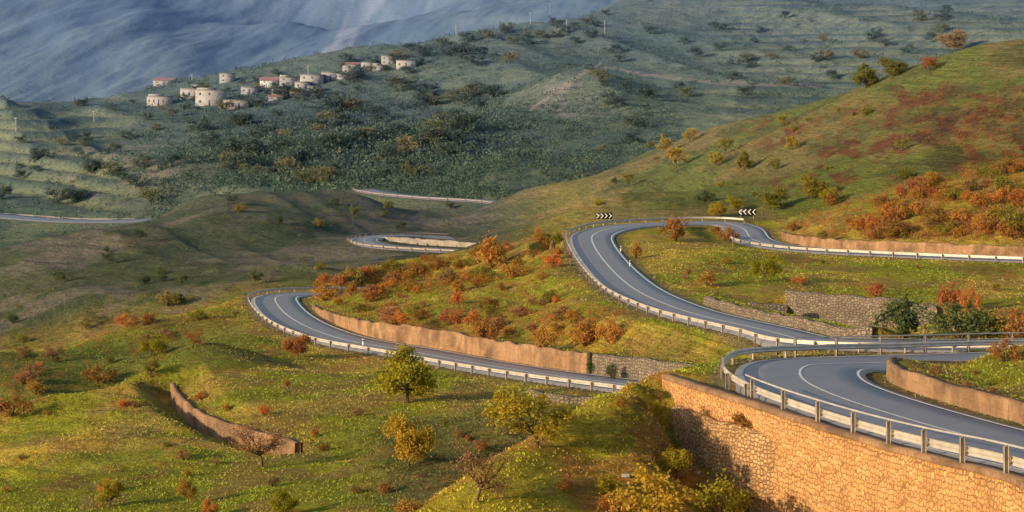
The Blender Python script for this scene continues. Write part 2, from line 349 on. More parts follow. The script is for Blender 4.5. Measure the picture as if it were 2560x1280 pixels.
walls = []
def wall(P, H, front, mat, label, group=None, Rb=5., Rf=0., coping=0, thick=.5, name='retaining_wall', step=.6, jit=.04, ends=2., plat=.6):
    p = resample(P, step)
    n_, t_ = normals(p); nf = n_*(1 if front == 'left' else -1)
    Hs = np.interp(np.linspace(0, 1, len(p)), np.linspace(0, 1, len(np.atleast_1d(H))), np.atleast_1d(H))
    Rfs = np.broadcast_to(Rf, (1,)) if np.isscalar(Rf) else np.array(Rf)
    Rfa = np.interp(np.linspace(0, 1, len(p)), np.linspace(0, 1, len(Rfs)), Rfs)
    ii, d, j, xs, ys = near_poly(p, max(Rb+plat, Rfa.max())+1.)
    dx = xs-p[j, 0]; dy = ys-p[j, 1]
    sd = dx*nf[j, 0]+dy*nf[j, 1]; al = dx*t_[j, 0]+dy*t_[j, 1]
    over = np.where(j == 0, np.maximum(-al, 0), np.where(j == len(p)-1, np.maximum(al, 0), 0))
    ew = 1-smooth(over/ends)
    back = sd < -.32
    wb = (1-smooth((-sd-plat)/Rb))*ew*back
    z0 = Zf[ii]; ztop = p[j, 2]-.12; z1 = z0*(1-wb)+ztop*wb
    if Rfa.max() > 0:
        wf = (1-smooth((sd-.6)/Rfa[j]))*ew*(~back); zb = p[j, 2]-Hs[j]
        z1 = z1*(1-wf)+np.minimum(zb, z0+.3)*wf
    Zf[ii] = z1
    walls.append((p, nf, Hs, mat, label, group, coping, thick, name, jit))
wall([W(1668,945,97),W(1750,972,92),W(1850,1003,88),W(1950,1036,84.5),W(2100,1083,79),W(2300,1143,71),W(2560,1212,62),np.array([17.2,50,-13.6]),np.array([18.2,40,-12.6])],
     [.5,1.,1.8,2.8]+[5.2]*17, 'right', 'masonry', 'tall stone masonry retaining wall holding up the nearest road bend at lower right', Rb=.9, Rf=[2.2,2.4,3.,5.]+[7.]*17, coping=.2, thick=.5, ends=.7)
wall([W(1690,1016,94),W(1745,1034,91.2),W(1825,1058,87.8),W(1900,1082,85.6),W(1985,1110,83.5)], [1.0,2.2,2.4,2.2,1.8], 'right', 'rubble', 'crumbling rubble stone wall with scrub on top below the nearest road bend', Rb=.8, Rf=2.6, jit=.24, thick=.5, plat=2.6, ends=1.)
wall(off('r1', -(3.3+1.3), 12, min(len(roads['r1']['c']), 84), .75), [.85,.85,.85,.8,.5,.3], 'left', 'concrete', 'low curved concrete wall on the inside of the nearest road bend', Rb=4., thick=.4, jit=.06)
ia = idx_u('r3', 1370, 0, 90); ib = idx_u('r3', 700, 60, 150)
na = int((ib-ia)*.45)
wall(off('r3', -(3.1+1.1), ia, ib, 1.6)-np.array([[0,0,1.]])*np.r_[np.linspace(0,-.15,na), np.linspace(-.15,1.25,ib-ia-na)][:, None], [1.8,1.8,1.8,1.7,1.3,.9,.6], 'left', 'concrete', 'long tan concrete retaining wall above the road from the left hairpin', Rb=6., thick=.5, jit=.2)
wall(off('r3', -(3.1+1.1), 12, ia, 1.62), 1.9, 'left', 'greystone', 'grey stone block wall section at right end of the long concrete wall', Rb=6., thick=.48, jit=.15)
wall([W(432,958,167),W(447,985,160),W(500,1028,151),W(600,1065,142),W(745,1104,133)], [1.0,1.4,1.5,1.3,1.2], 'right', 'concrete', 'short curved free standing concrete wall in the green field at left', Rb=2.5, Rf=3.5, thick=.45, jit=.1)
ja = idx_u('r2', 2150, 0, 60); jb = idx_u('r2', 1660, 0, 80)
wall(off('r2', -(3.1+1.0), ja, jb, .75), .85, 'left', 'greystone', 'low grey wall along the uphill edge of the middle road', Rb=5., thick=.4, jit=.15)
wall([W(1968,726,199),W(2100,738,195),W(2250,750,191),W(2345,766,189)], [3.1,3.3,3.,1.8], 'right', 'greystone', 'grey dry stone terrace wall on the grassy slope above the middle road', Rb=4., Rf=9., jit=.25, thick=.6)
wall([W(1870,757,194),W(1925,760,194),W(1967,762,194)], [1.2,2.0,2.2], 'right', 'greystone', 'small grey stone wall stub at left end of the terrace wall', Rb=3., Rf=7., jit=.2, thick=.6)
N2 = len(roads['r2']['c']); q0 = W(1950,602,278); ka = int(np.argmin(np.hypot(roads['r2']['outer'][:, 0]-q0[0], roads['r2']['outer'][:, 1]-q0[1])))
wall(off('r2', 3.1+1.0, ka, N2, 1.2), [.3,.9,1.3,1.3,1.3], 'right', 'concrete', 'tan retaining wall behind the upper right road below orange scrub', Rb=6., thick=.5, jit=.18)
wall([W(950,592,448),W(1000,594,440),W(1100,600,430),W(1200,609,420)], [1.2,2.2,2.2,1.8], 'right', 'palewall', 'pale concrete wall behind the small distant bend in the valley', Rb=8., Rf=6., thick=.6, jit=.2)
wall([W(-150,524,708),W(60,536,694),W(200,545,687),W(340,546,684)][::-1], 2.6, 'left', 'palewall', 'pale wall along the far road at the left edge', Rb=10., thick=.8)
wall([W(1325,975,150),W(1400,988,147),W(1460,990,146.5),W(1525,1000,144)], [.8,1.4,1.2,1.2], 'right', 'greystone', 'broken stone footing wall under the guard rail of the lower road', Rb=2., Rf=3., jit=.25, thick=.6)
wall([W(1385,592,278),W(1378,620,268),W(1380,655,255)], [1.3,1.6,1.1], 'right', 'concrete', 'short steep concrete edge wall outside the middle hairpin', Rb=2., Rf=3., thick=.5)

Z = Zf.reshape(S.shape); RM = RMf.reshape(S.shape)
VV = VH-F*Z/Y; UU = S*F+1280
def frac(x, y):
    c = np.clip((1280+F*x/y-us[0])/(us[1]-us[0]), 0, NU-1.001); r = np.clip(np.interp(np.log(y), lD, np.arange(NR)), 0, NR-1.001); return r, c
def gz(x, y):
    r, c = frac(x, y); r0 = np.floor(r).astype(int); c0 = np.floor(c).astype(int); a = r-r0; b = c-c0
    return (Z[r0, c0]*(1-b)+Z[r0, c0+1]*b)*(1-a)+(Z[r0+1, c0]*(1-b)+Z[r0+1, c0+1]*b)*a
def rm(x, y):
    r, c = frac(x, y); return RM[np.round(r).astype(int), np.round(c).astype(int)]
def gcol(x, y):
    r, c = frac(x, y); return col[np.round(r).astype(int), np.round(c).astype(int)]
def hit(u, v, Dmin=60.):
    c = int(round((u-us[0])/(us[1]-us[0]))); cl_ = VV[:, c]
    k0 = int(np.searchsorted(Ds, Dmin))
    ok = np.flatnonzero(cl_[k0:] <= v)
    if len(ok) == 0: return None
    D = Ds[k0+ok[0]]; x = (u-1280)/F*D
    return np.array([x, D, float(gz(np.array(x), np.array(D)))])

# ground colours
def lerp(a, b, t): return a*(1-t[..., None])+b*t[..., None]
def cst(*c): return np.broadcast_to(np.array(c, float), S.shape+(3,))
n1 = fbm(X/9, Y/9, 11, 4); n2 = fbm(X/3.5, Y/5, 21, 4); n3 = fbm(X/30, Y/40, 31, 4); n4 = fbm(X/1.6, Y/2.4, 41, 3)
col = lerp(cst(.34, .38, .05), cst(.50, .42, .09), smooth((n1-.42)/.2))
col = lerp(col, cst(.36, .26, .11), smooth((n2-.51)/.14)*.6)
col = lerp(col, cst(.48, .28, .10), smooth((n3-.5)/.12)*smooth((n4-.5)/.15)*.55)
rdglit = smooth((103-Y)/5)*smooth((1800-UU)/60)  # sunlit look of the near ridge, painted in as brighter ground colour
col = lerp(col, lerp(cst(.54, .49, .06), cst(.60, .38, .09), smooth((n2-.42)/.2)), rdglit*.85)
gulshade = smooth((Y-103)/4)*smooth((147-Y)/12)*smooth((UU-800)/250)  # shaded bank behind the ridge: the shade is painted into the ground colour
col = lerp(col, cst(.16, .17, .07), gulshade*.85)
fade = smooth((Y-290)/60)*smooth((1500-UU)/300)
cC = lerp(cst(.11, .145, .075), cst(.165, .17, .11), smooth((n1-.5)/.15))
cC = lerp(cC, cst(.08, .115, .055), smooth((n3-.48)/.1)*.6)
cC = lerp(cC, cst(.26, .25, .225), smooth((fbm(X/16, Y/24, 33, 5)-.58)/.06)*.5)
col = lerp(col, cC, fade)
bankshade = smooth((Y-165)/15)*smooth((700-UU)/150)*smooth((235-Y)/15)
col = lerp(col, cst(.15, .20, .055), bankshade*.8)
fg = smooth((Y-300)/20)*smooth((UU-1350)/200)
nG = fbm(X/18, Y/35, 51, 5)
cG = lerp(cst(.19, .25, .06), cst(.27, .255, .10), smooth((nG-.42)/.2))
cG = lerp(cG, cst(.12, .15, .05), smooth((fbm(X/8, Y/16, 55, 4)-.52)/.1)*.7)
red = smooth((UU-1820)/160)*smooth((VV-150-(2560-UU)*.12)/60)*(1-smooth((VV-440)/60))
cG = lerp(cG, cst(.19, .07, .04), red*smooth((fbm(X/14, Y/50, 61, 5)-.46)/.08)*smooth((fbm(X/2.5, Y/14, 63, 4)-.44)/.08)*.85)
cG = lerp(cG, cst(.07, .06, .035), smooth((UU-2150)/250)*smooth((VV-200)/90)*(1-smooth((VV-440)/40))*smooth((fbm(X/3, Y/12, 64, 4)-.38)/.12)*.65)
col = lerp(col, cG, fg)
fe = smooth((Y-545)/40)
nE = fbm(X/50, Y/80, 71, 5); nE2 = fbm(X/14, Y/22, 81, 4)
cE = lerp(cst(.12, .19, .075), cst(.19, .25, .10), smooth((nE-.42)/.18))
cE = lerp(cE, cst(.075, .125, .055), smooth((nE2-.5)/.1)*.7)
FOR = np.exp(-((UU-880)/440)**2-((Y-820)/160)**2)
cE = lerp(cE, cst(.055, .09, .04), smooth(FOR*1.4))
cE = lerp(cE, cst(.34, .30, .19), np.exp(-((UU-300)/170)**2-((VV-430)/60)**2)*smooth((nE2-.3)/.2)*.9)
cE = lerp(cE, cst(.48, .46, .42), np.exp(-((UU-1405)/70)**2-((VV-250)/45)**2)*smooth((nE2-.38)/.12)*.85)
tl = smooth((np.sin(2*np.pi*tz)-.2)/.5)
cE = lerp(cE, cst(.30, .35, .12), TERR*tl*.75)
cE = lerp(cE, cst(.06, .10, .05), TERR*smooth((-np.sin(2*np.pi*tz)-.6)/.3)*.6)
def pline(pts, w):
    m = np.full(S.shape, 1e9)
    for (a, b), (c_, d_) in zip(pts[:-1], pts[1:]):
        t = np.clip(((UU-a)*(c_-a)+(VV-b)*(d_-b))/((c_-a)**2+(d_-b)**2), 0, 1)
        m = np.minimum(m, np.hypot(UU-a-t*(c_-a), VV-b-t*(d_-b)))
    return 1-smooth((m-w)/w)
cE = lerp(cE, cst(.42, .38, .30), pline([(1325,275),(1400,225),(1460,180),(1500,162),(1600,185),(1800,208),(2050,215)], 2.8)*.8)
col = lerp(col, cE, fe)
ff = smooth((Y-1500)/500)
nF = fbm((X+Y*.1)/110, Y/700, 91, 5); nF2 = fbm(X/12, Y/80, 93, 4)
cF = lerp(cst(.05, .13, .06), cst(.20, .28, .14), smooth((nF-.40)/.22))
cF = lerp(cF, cst(.02, .06, .03), smooth((nF2-.46)/.1)*.7)
col = lerp(col, cF, ff)
riv = pline([(985,-60),(925,10),(885,50),(868,85),(855,120),(800,160)], 15)*smooth((Y-1800)/100)
riv = riv*smooth((fbm(X/50, Y/300, 95, 4)-.28)/.2)
col = lerp(col, cst(.66, .72, .78), riv*.9)
sh = 1-smooth((RM-.9)/.7)
col = lerp(col, cst(.24, .22, .15), sh*.7)
col = np.clip(col, .01, 2)
idx = np.arange(NR*NU).reshape(NR, NU)
q = np.stack([idx[:-1, :-1], idx[:-1, 1:], idx[1:, 1:], idx[1:, :-1]], -1).reshape(-1, 4)
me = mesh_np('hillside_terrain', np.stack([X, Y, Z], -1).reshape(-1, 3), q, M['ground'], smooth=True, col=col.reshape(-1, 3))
obj('terrain', me, kind='structure', label='rolling green and brown hillsides falling to a hazy blue valley')

# ------------------------------------------------------------------ sweeps
def sweep(P, N, prof, name, mat, origin=np.zeros(3), smooth_=False):
    P = np.asarray(P); k = len(prof); s = np.r_[0, np.cumsum(np.linalg.norm(np.diff(P, axis=0), axis=1))]
    v = np.stack([P+N*o+np.array([0, 0, z]) for o, z in prof], 1)
    pl = np.r_[0, np.cumsum([math.hypot(prof[i+1][0]-prof[i][0], prof[i+1][1]-prof[i][1]) for i in range(k-1)])]
    uv = np.stack([np.repeat(s, k), np.tile(pl, len(P))], 1)
    ix = np.arange(len(P)*k).reshape(len(P), k)
    q = np.stack([ix[:-1, :-1], ix[1:, :-1], ix[1:, 1:], ix[:-1, 1:]], -1).reshape(-1, 4)
    return mesh_np(name, v.reshape(-1, 3)-origin, q, mat, uv=uv, smooth=smooth_)
rlabel = {'r1': 'grey asphalt road curving round the nearest bend at lower right', 'r2': 'grey asphalt road sweeping through the middle hairpin', 'r3': 'asphalt road through the left hairpin', 'r4': 'small distant road bend in the valley', 'r5': 'thin far road below the village hill', 'r6': 'far road at the left edge of the valley'}
for nm, r in roads.items():
    h = r['half']; P = r['c']; N = r['n']
    o = obj('road', sweep(P, N, [(-h-.1, -.5), (-h, -.01), (-h*.5, .02), (0, .03), (h*.5, .02), (h, -.01), (h+.1, -.5)], 'road', M['asphalt']), kind='structure', label=rlabel[nm])
    if nm in ('r1', 'r2', 'r3', 'r4'):
        lw = .07 if nm == 'r1' else .10
        for nmx, a in (('edge_line', -h+.35), ('edge_line', h-.35), ('centre_line', 0.)):
            zz = .03-abs(a)/h*.038+.022
            obj(nmx, sweep(P, N, [(a-lw, zz), (a+lw, zz)], nmx, M['white']), o)

for (p, nf, Hs, mat, label, group, coping, thick, name, jit) in walls:
    org = p[len(p)//2].copy(); org[2] -= Hs[len(p)//2]
    jt = (fbm(np.arange(len(p))/2.2, np.zeros(len(p)), 77, 3)-.5)*2*jit
    s = np.r_[0, np.cumsum(np.linalg.norm(np.diff(p, axis=0), axis=1))]
    prof_v = []; uvs = []; nh = 7
    for a in range(nh+1):
        t = a/nh; zz = p[:, 2]+jt-(1-t)*(Hs+.7)
        bat = (1-t)*Hs*.06
        rough_ = (vn(s/.5, np.full(len(s), a*1.7), 9)-.5)*(.14 if mat in ('rubble', 'greystone') else .03)
        q3 = p+nf*(thick*.5+bat+rough_)[:, None]; q3[:, 2] = zz; prof_v.append(q3); uvs.append(np.stack([s, (Hs+.7)*t], 1))
    q3 = p-nf*(thick*.5); q3 = q3.copy(); q3[:, 2] = p[:, 2]+jt; prof_v.append(q3); uvs.append(np.stack([s, Hs+.7+thick], 1))
    q3 = q3.copy(); q3[:, 2] -= 1.2; prof_v.append(q3); uvs.append(np.stack([s, Hs+1.9+thick], 1))
    k = len(prof_v); v = np.stack(prof_v, 1).reshape(-1, 3)-org; uv = np.stack(uvs, 1).reshape(-1, 2)
    ix = np.arange(len(p)*k).reshape(len(p), k)
    q = np.stack([ix[:-1, :-1], ix[1:, :-1], ix[1:, 1:], ix[:-1, 1:]], -1).reshape(-1, 4)
    q = np.vstack([q, np.array([[ix[e, 0], ix[e, nh], ix[e, nh+1], ix[e, nh+2]] for e in (0, len(p)-1)])])
    body = mesh_np('wall_body', v, q, M[mat], uv=uv)
    kw = dict(label=label, category='wall')
    if group: kw['group'] = group
    if coping:
        w = empty(name, org, **kw); obj('wall_body', body, w)
        pc = p.copy(); pc[:, 2] += jt+.004
        t2 = thick*.5+.09
        obj('coping', sweep(pc, nf, [(t2, -.02), (t2+.01, .0), (t2, coping), (-t2, coping), (-t2, -.02)], 'coping', M['concrete'], org), w)
    else:
        obj(name, body, loc=org, **kw)

# guard rails
def box(v, f, x0, x1, y0, y1, z0, z1):
    b = len(v); v += [(x0,y0,z0),(x1,y0,z0),(x1,y1,z0),(x0,y1,z0),(x0,y0,z1),(x1,y0,z1),(x1,y1,z1),(x0,y1,z1)]
    f += [(b,b+3,b+2,b+1),(b+4,b+5,b+6,b+7),(b,b+1,b+5,b+4),(b+1,b+2,b+6,b+5),(b+2,b+3,b+7,b+6),(b+3,b,b+4,b+7)]
def boxes(name, lst, mat):
    v = []; f = []
    for b in lst: box(v, f, *b)
    return mesh_np(name, v, f, mat)
def post_mesh(h, hand):
    l = [(-.012,.012,-.07,.07,-.8,h), (-.06,.06,-.082,-.07,-.8,h), (-.06,.06,.07,.082,-.8,h), (-.05,.05,.082,.16,.48,.72)]
    if hand: l += [(-.03,.03,-.02,.06,h,h+.08)]
    return boxes('post', l, M['post'])
pm = {True: post_mesh(1.08, True), False: post_mesh(.74, False)}
def guard(P, inward, label, spacing=3.6, hand=None, base=-.14, mat='metal'):
    P = resample(P, .9) ; N, T = normals(P); N = N*inward
    P = P.copy(); P[:, 2] += base
    org = P[len(P)//2].copy()
    g = empty('guard_rail', org, label=label, category='guard rail', group='steel guard rails along the road')
    pr = [(.17,.44),(.24,.48),(.24,.54),(.17,.60),(.24,.66),(.24,.72),(.17,.76)]
    pr = pr+[(o-.012, z+.002) for o, z in pr[::-1]]
    obj('beam', sweep(P, N, pr, 'beam', M[mat], org), g)
    st = int(round(spacing/.9))
    for i in range(0, len(P), st):
        p = obj('post', pm[bool(hand)], g, loc=P[i]-org)
        p.rotation_euler = (0, 0, math.atan2(N[i, 1], N[i, 0])-math.pi/2)
    if hand:
        obj('handrail', sweep(P, N, [(-.03,1.13),(.04,1.13),(.04,1.19),(-.03,1.19),(-.03,1.13)], 'handrail', M['metal'], org), g)
o1 = roads['r1']['outer']
b_ = int(np.argmin(abs(o1[:, 1]-89)))
guard(o1[:b_+1], -1, 'steel guard rail with handrail on top of the tall masonry wall', 3.4, True)
c_ = int(np.argmin(np.hypot(o1[:, 0]-W(1980,888,110)[0], o1[:, 1]-110)))
guard(o1[b_:c_+1], -1, 'curved steel guard rail round the tip of the nearest bend', 3.6)
guard(o1[c_:], -1, 'steel guard rail with handrail along the far side of the nearest bend', 3.4, True)
o2 = roads['r2']['outer']
pk = int(np.argmax(o2[:, 1]))
guard(o2[:pk+8], -1, 'long steel guard rail round the outside of the middle hairpin', 3.6)
iR = int(np.argmin(np.hypot(roads['r2']['c'][:, 0]-35, roads['r2']['c'][:, 1]-290)))
guard(off('r2', -(3.1+.6), iR, None), 1, 'steel guard rail along the near edge of the upper right road', 3.6)
guard(roads['r3']['outer'], -1, 'long steel guard rail along the lower road and round the left hairpin', 3.6)
guard(roads['r4']['outer'], -1, 'pale guard rail round the small distant bend', 3.6, mat='post')
guard(roads['r5']['outer'], -1, 'thin far guard rail below the village hill', 7.2, mat='post')

# ------------------------------------------------------------------ vegetation prototypes
def leaf_quads(cen, size, r, asp=.6):
    n = len(cen); a = r.normal(size=(n, 3)); a /= np.linalg.norm(a, axis=1)[:, None]
    b = np.cross(a, r.normal(size=(n, 3))); b /= np.linalg.norm(b, axis=1)[:, None]+1e-9
    s = size*r.uniform(.55, 1.3, (n, 1)); a = a*s*.5; b = b*s*.5*asp
    v = np.stack([cen-a, cen+b*.9, cen+a, cen-b*.9], 1).reshape(-1, 3)
    return v, np.arange(n*4).reshape(n, 4)
def tubes(segs, sides=6):
    V = []; Q = []; base = 0
    for pts, rads in segs:
        pts = np.asarray(pts, float); k = len(pts)
        for i in range(k):
            d = pts[min(i+1, k-1)]-pts[max(i-1, 0)]; d /= np.linalg.norm(d)+1e-9
            a = np.cross(d, [.3, .9, .1]); a /= np.linalg.norm(a)+1e-9; b = np.cross(d, a)
            for s in range(sides):
                t = 2*math.pi*s/sides; V.append(pts[i]+rads[i]*(math.cos(t)*a+math.sin(t)*b))
        for i in range(k-1):
            for s in range(sides):
                Q.append((base+i*sides+s, base+i*sides+(s+1) % sides, base+(i+1)*sides+(s+1) % sides, base+(i+1)*sides+s))
        base += k*sides
    return np.array(V), np.array(Q)
def tree_parts(seed, nleaf, leaf, width=.45, low=.25, dens=.07, lean=0., nb=9):
    r = np.random.default_rng(seed); segs = []; tips = []
    top = np.array([lean*.45, 0, .38]); mid = np.array([lean*.2+.02, .01, .2])
    segs.append(([(0, 0, -.08), (0, 0, .0), mid, top], [.045, .035, .026, .02]))
    for i in range(nb):
        a = i*2.4+r.uniform(-.3, .3); h = r.uniform(low+.12, .93); w = width*math.sqrt(max(.08, 1-((h-.58)/.46)**2))*r.uniform(.55, 1.05)
        e = np.array([lean*h+math.cos(a)*w, math.sin(a)*w, h]); s0 = mid+(top-mid)*r.uniform(.1, 1)
        m = (s0+e)/2+np.array([math.cos(a)*w*.15, math.sin(a)*w*.15, r.uniform(-.03, .06)])
        segs.append(([s0, m, e], [.016, .010, .004])); tips += [e, (m+e)/2]
        for j in range(3):
            e2 = e+r.normal(size=3)*[.1, .1, .08]; segs.append(([m, (m+e2)/2+r.normal(size=3)*.015, e2], [.007, .005, .002])); tips.append(e2)
            e3 = e2+r.normal(size=3)*.06; segs.append(([(m+e2)/2, e3], [.004, .0015])); tips.append(e3)
    tips = np.array(tips); k = r.integers(0, len(tips), nleaf)
    wgt = r.uniform(.5, 1.4, len(tips))
    c = tips[k]+np.clip(r.normal(size=(nleaf, 3)), -1.9, 1.9)*dens*wgt[k][:, None]*[1, 1, .8]
    c = c[c[:, 2] > low*.8]
    lv, lq = leaf_quads(c, leaf, r); tv, tq = tubes(segs)
    s = 1/max(1e-3, lv[:, 2].max()); return tv*s, tq, lv*s, lq
def shrub_mesh(seed, nleaf, leaf, mat, wide=.6):
    r = np.random.default_rng(seed); k = 15
    a = r.uniform(0, 2*math.pi, k); rr = wide*np.sqrt(r.uniform(0, 1, k))*.85; hh_ = r.uniform(.3, .9, k)*(1-(rr/wide)**2*.5)
    cl = np.stack([np.cos(a)*rr, np.sin(a)*rr, hh_], 1); w = r.uniform(.07, .17, k)
    j = r.integers(0, k, nleaf); c = cl[j]+r.normal(size=(nleaf, 3))*w[j][:, None]*[1, 1, .9]
    c[:, 2] = np.abs(c[:, 2]-.02)+.02
    lv, lq = leaf_quads(c, leaf, r)
    segs = [([(0, 0, -.1), cl[i]*[.4, .4, .5], cl[i]], [.02, .013, .004]) for i in range(k)]
    tv, tq = tubes(segs, 4)
    lv /= np.percentile(lv[:, 2], 99)
    me = mesh_np('shrub', np.vstack([lv, tv]), np.vstack([lq, tq+len(lv)]), mat)
    me.materials.append(M['bark']); mi = np.zeros(len(lq)+len(tq), dtype=np.int32); mi[len(lq):] = 1
    me.polygons.foreach_set('material_index', mi); return me
TP = {}
for kind, specs in dict(dense=[(1, 9000, .06, .46, .12, .085, 0, 14), (2, 8000, .06, .5, .14, .085, .1, 13)],
                        loose=[(3, 5200, .055, .5, .25, .075, .25, 12), (4, 5200, .055, .5, .22, .075, -.25, 13), (5, 5600, .055, .48, .2, .075, .05, 12)],
                        bare=[(6, 2600, .04, .55, .22, .07, -.15, 14), (7, 2800, .04, .5, .18, .07, .2, 14)],
                        small=[(8, 1100, .085, .42, .2, .085, .1, 8), (9, 1200, .085, .5, .18, .09, -.1, 8), (10, 1100, .09, .45, .15, .09, 0, 8)]).items():
    TP[kind] = [tree_parts(*s) for s in specs]
cache = {}
def tree_mesh(kind, i, mat):
    k = (kind, i, mat)
    if k not in cache:
        tv, tq, lv, lq = TP[kind][i]; cache[k] = (mesh_np('trunk', tv, tq, M['bark'], smooth=True), mesh_np('crown', lv, lq, M[mat]))
    return cache[k]
def tree_at(u, v, hp, kind, mat, label, group=None, wide=1., rz=None, Dmin=60., i=None):
    p = hit(u, v, Dmin)
    if p is None: return
    H = hp*p[1]/F
    a, b = tree_mesh(kind, i % len(TP[kind]), mat)
    t = empty('tree', p, random.uniform(0, 6.28) if rz is None else rz, label=label, category='tree')
    if group: t['group'] = group
    t.scale = (H*wide, H*wide, H)
    obj('trunk', a, t); obj('crown', b, t); return t
hero = [
 (1020,1008,148,'dense','yellow',1.2,0,'dense round yellow green tree just below the lower road guard rail',135),
 (1022,1165,130,'dense','yellow',.95,1,'yellow green tree with dark trunk directly below the dense round tree',100),
 (1345,1118,150,'loose','yellow',1.5,1,'leaning spreading tree on the left flank of the near ridge',75),
 (655,1168,115,'bare','twig',1.4,0,'bare reddish brown tree in front of the short field wall',100),
 (1190,1258,150,'bare','twig',1.3,1,'bare tangled brown tree at the foot of the near ridge',70),
 (745,893,62,'dense','rust',1.2,1,'round rust brown bush tree at the guard rail below the left hairpin',150),
 (375,893,56,'loose','yellow',1.45,0,'golden green tree on the shaded bank left of the lower road',60),
 (375,947,50,'loose','olive',.8,1,'small leaning tree on the crest of the left field',60),
 (132,905,48,'bare','twig',1.5,0,'brown spreading bare tree near the left edge',60),
 (480,868,46,'bare','rust',1.3,1,'rust coloured bare tree below the left hairpin spur',60),
 (370,815,34,'bare','rust',1.2,0,'small rust tree standing on the spur skyline at left',60),
 (275,1268,74,'loose','yellow',1.2,2,'small yellow tree at the bottom left of the field',60),
 (472,1262,68,'loose','orange',.75,1,'slim orange tree at the bottom of the field',60),
 (706,1290,64,'dense','yellow',1.1,1,'yellow bush tree cut by the bottom edge below the bare tree',60),
 (525,1295,48,'dense','orange',1.,0,'orange bush at the bottom edge left of the yellow bush tree',60),
 (1905,705,72,'loose','yellow',1.3,0,'yellow tree on the grassy hump inside the middle hairpin',150),
 (1690,1205,85,'loose','yellow',1.3,2,'feathery yellow bush on the near ridge below the rubble wall',60),
 (1935,527,60,'dense','olive',1.25,0,'olive tree behind the right chevron sign',200),
 (2030,505,66,'dense','olive',1.1,1,'tallest olive tree at the left end of the orange scrub slope',200),
 (2068,512,48,'loose','yellow',1.1,1,'small yellow tree right of the tallest olive tree',200),
 (1792,542,40,'dense','yellow',1.4,0,'low yellow tree behind the middle hairpin near the right sign',200),
 (1835,530,40,'dense','yellow',1.,1,'yellow tree behind the right chevron sign on its left',305),
 (1860,428,54,'dense','olive',.9,0,'dark olive tree on the slope beside the red scrub',200),
 (1665,388,50,'small','yellow',1.2,0,'yellow tree on the right ridge line, leftmost of the group',200),
 (1690,420,54,'small','yellow',1.3,1,'yellow green tree just below the leftmost ridge tree',200),
 (1725,357,38,'small','yellow',1.3,2,'flat topped yellow tree on the right ridge line',200),
 (1812,387,46,'small','yellow',1.2,1,'yellow tree below the ridge line left of the red scrub',200),
 (1955,320,40,'small','yellow',1.1,0,'yellow tree on the ridge line above the red scrub',200),
 (1980,378,40,'small','yellow',1.1,2,'small yellow tree among the red scrub on the slope',200),
 (1572,470,38,'small','olive',1.1,1,'small olive tree alone on the green slope behind the left chevron sign',200),
 (2165,222,66,'dense','olive',1.2,0,'large olive tree on the upper right skyline',200),
 (2230,196,54,'dense','olive',1.3,1,'olive tree right of the large skyline tree',200),
 (2385,130,58,'dense','yellow',1.4,0,'golden tree at the top of the right hill skyline',200),
 (2324,186,44,'small','red',1.2,1,'bright red tree on the upper right hill',200),
 (2255,378,40,'small','olive',1.3,0,'round olive bush tree alone on the dark red hillside',200),
 (1790,420,38,'small','yellow',1.3,2,'yellow bush on the slope under the ridge group',200),
 (1505,388,26,'small','olive',1.3,1,'small olive tree on the lower ridge line',200),
 (1625,375,26,'small','olive',1.4,0,'low olive bush tree on the ridge line left of the yellow group',200),
 (640,713,42,'small','dark',1.2,0,'dark tree on the valley slope above the left hairpin',200),
 (455,718,32,'small','dark',1.3,1,'dark bush tree left of the valley slope tree',200),
 (150,710,36,'small','dark',1.2,2,'dark tree low on the valley hill at left',200),
 (268,660,36,'small','dark',1.5,0,'broad dark bush on the valley hill',200),
 (350,605,30,'small','dark',1.4,1,'dark bush near the crest of the valley hill',200),
 (215,825,30,'small','olive',1.4,2,'olive bush behind the left spur',240),
 (885,547,36,'small','olive',1.,0,'olive tree on the valley hill beside the far road',200),
 (970,530,30,'small','olive',1.3,1,'olive bush below the far road',200),
 (1002,580,26,'small','dark',1.5,2,'dark bush above the small distant bend',200),
 (1125,525,24,'small','dark',1.6,0,'dark low bush under the far road, rightmost',200),
 (1085,445,22,'small','dark',1.8,1,'dark bush cluster on the valley spur above the far road',200),
 (580,510,20,'small','dark',1.8,2,'low dark bush on the crest of the valley hill',200),
]
for u, v, hp, kind, mat, wd, i, lab, dm in hero:
    tree_at(u, v, hp, kind, mat, lab, wide=wd*.85, i=i, Dmin=dm, rz=0 if kind in ('loose', 'bare') and hp > 60 else None)
SH = {}
for mat in ('orange', 'rust', 'twig', 'olive', 'dark', 'yellow', 'red'):
    SH[mat] = [shrub_mesh(50+k, 1400, .10, M[mat], wide=.45+.1*k) for k in range(4)]
def shrub(p, H, mat, label, group, wide=1.):
    o = obj('shrub', random.choice(SH[mat]), loc=p, label=label, category='shrub', group=group)
    o.scale = (H*wide*random.uniform(.85, 1.2), H*wide*random.uniform(.85, 1.2), H); o.rotation_euler = (0, 0, random.uniform(0, 6.28)); return o
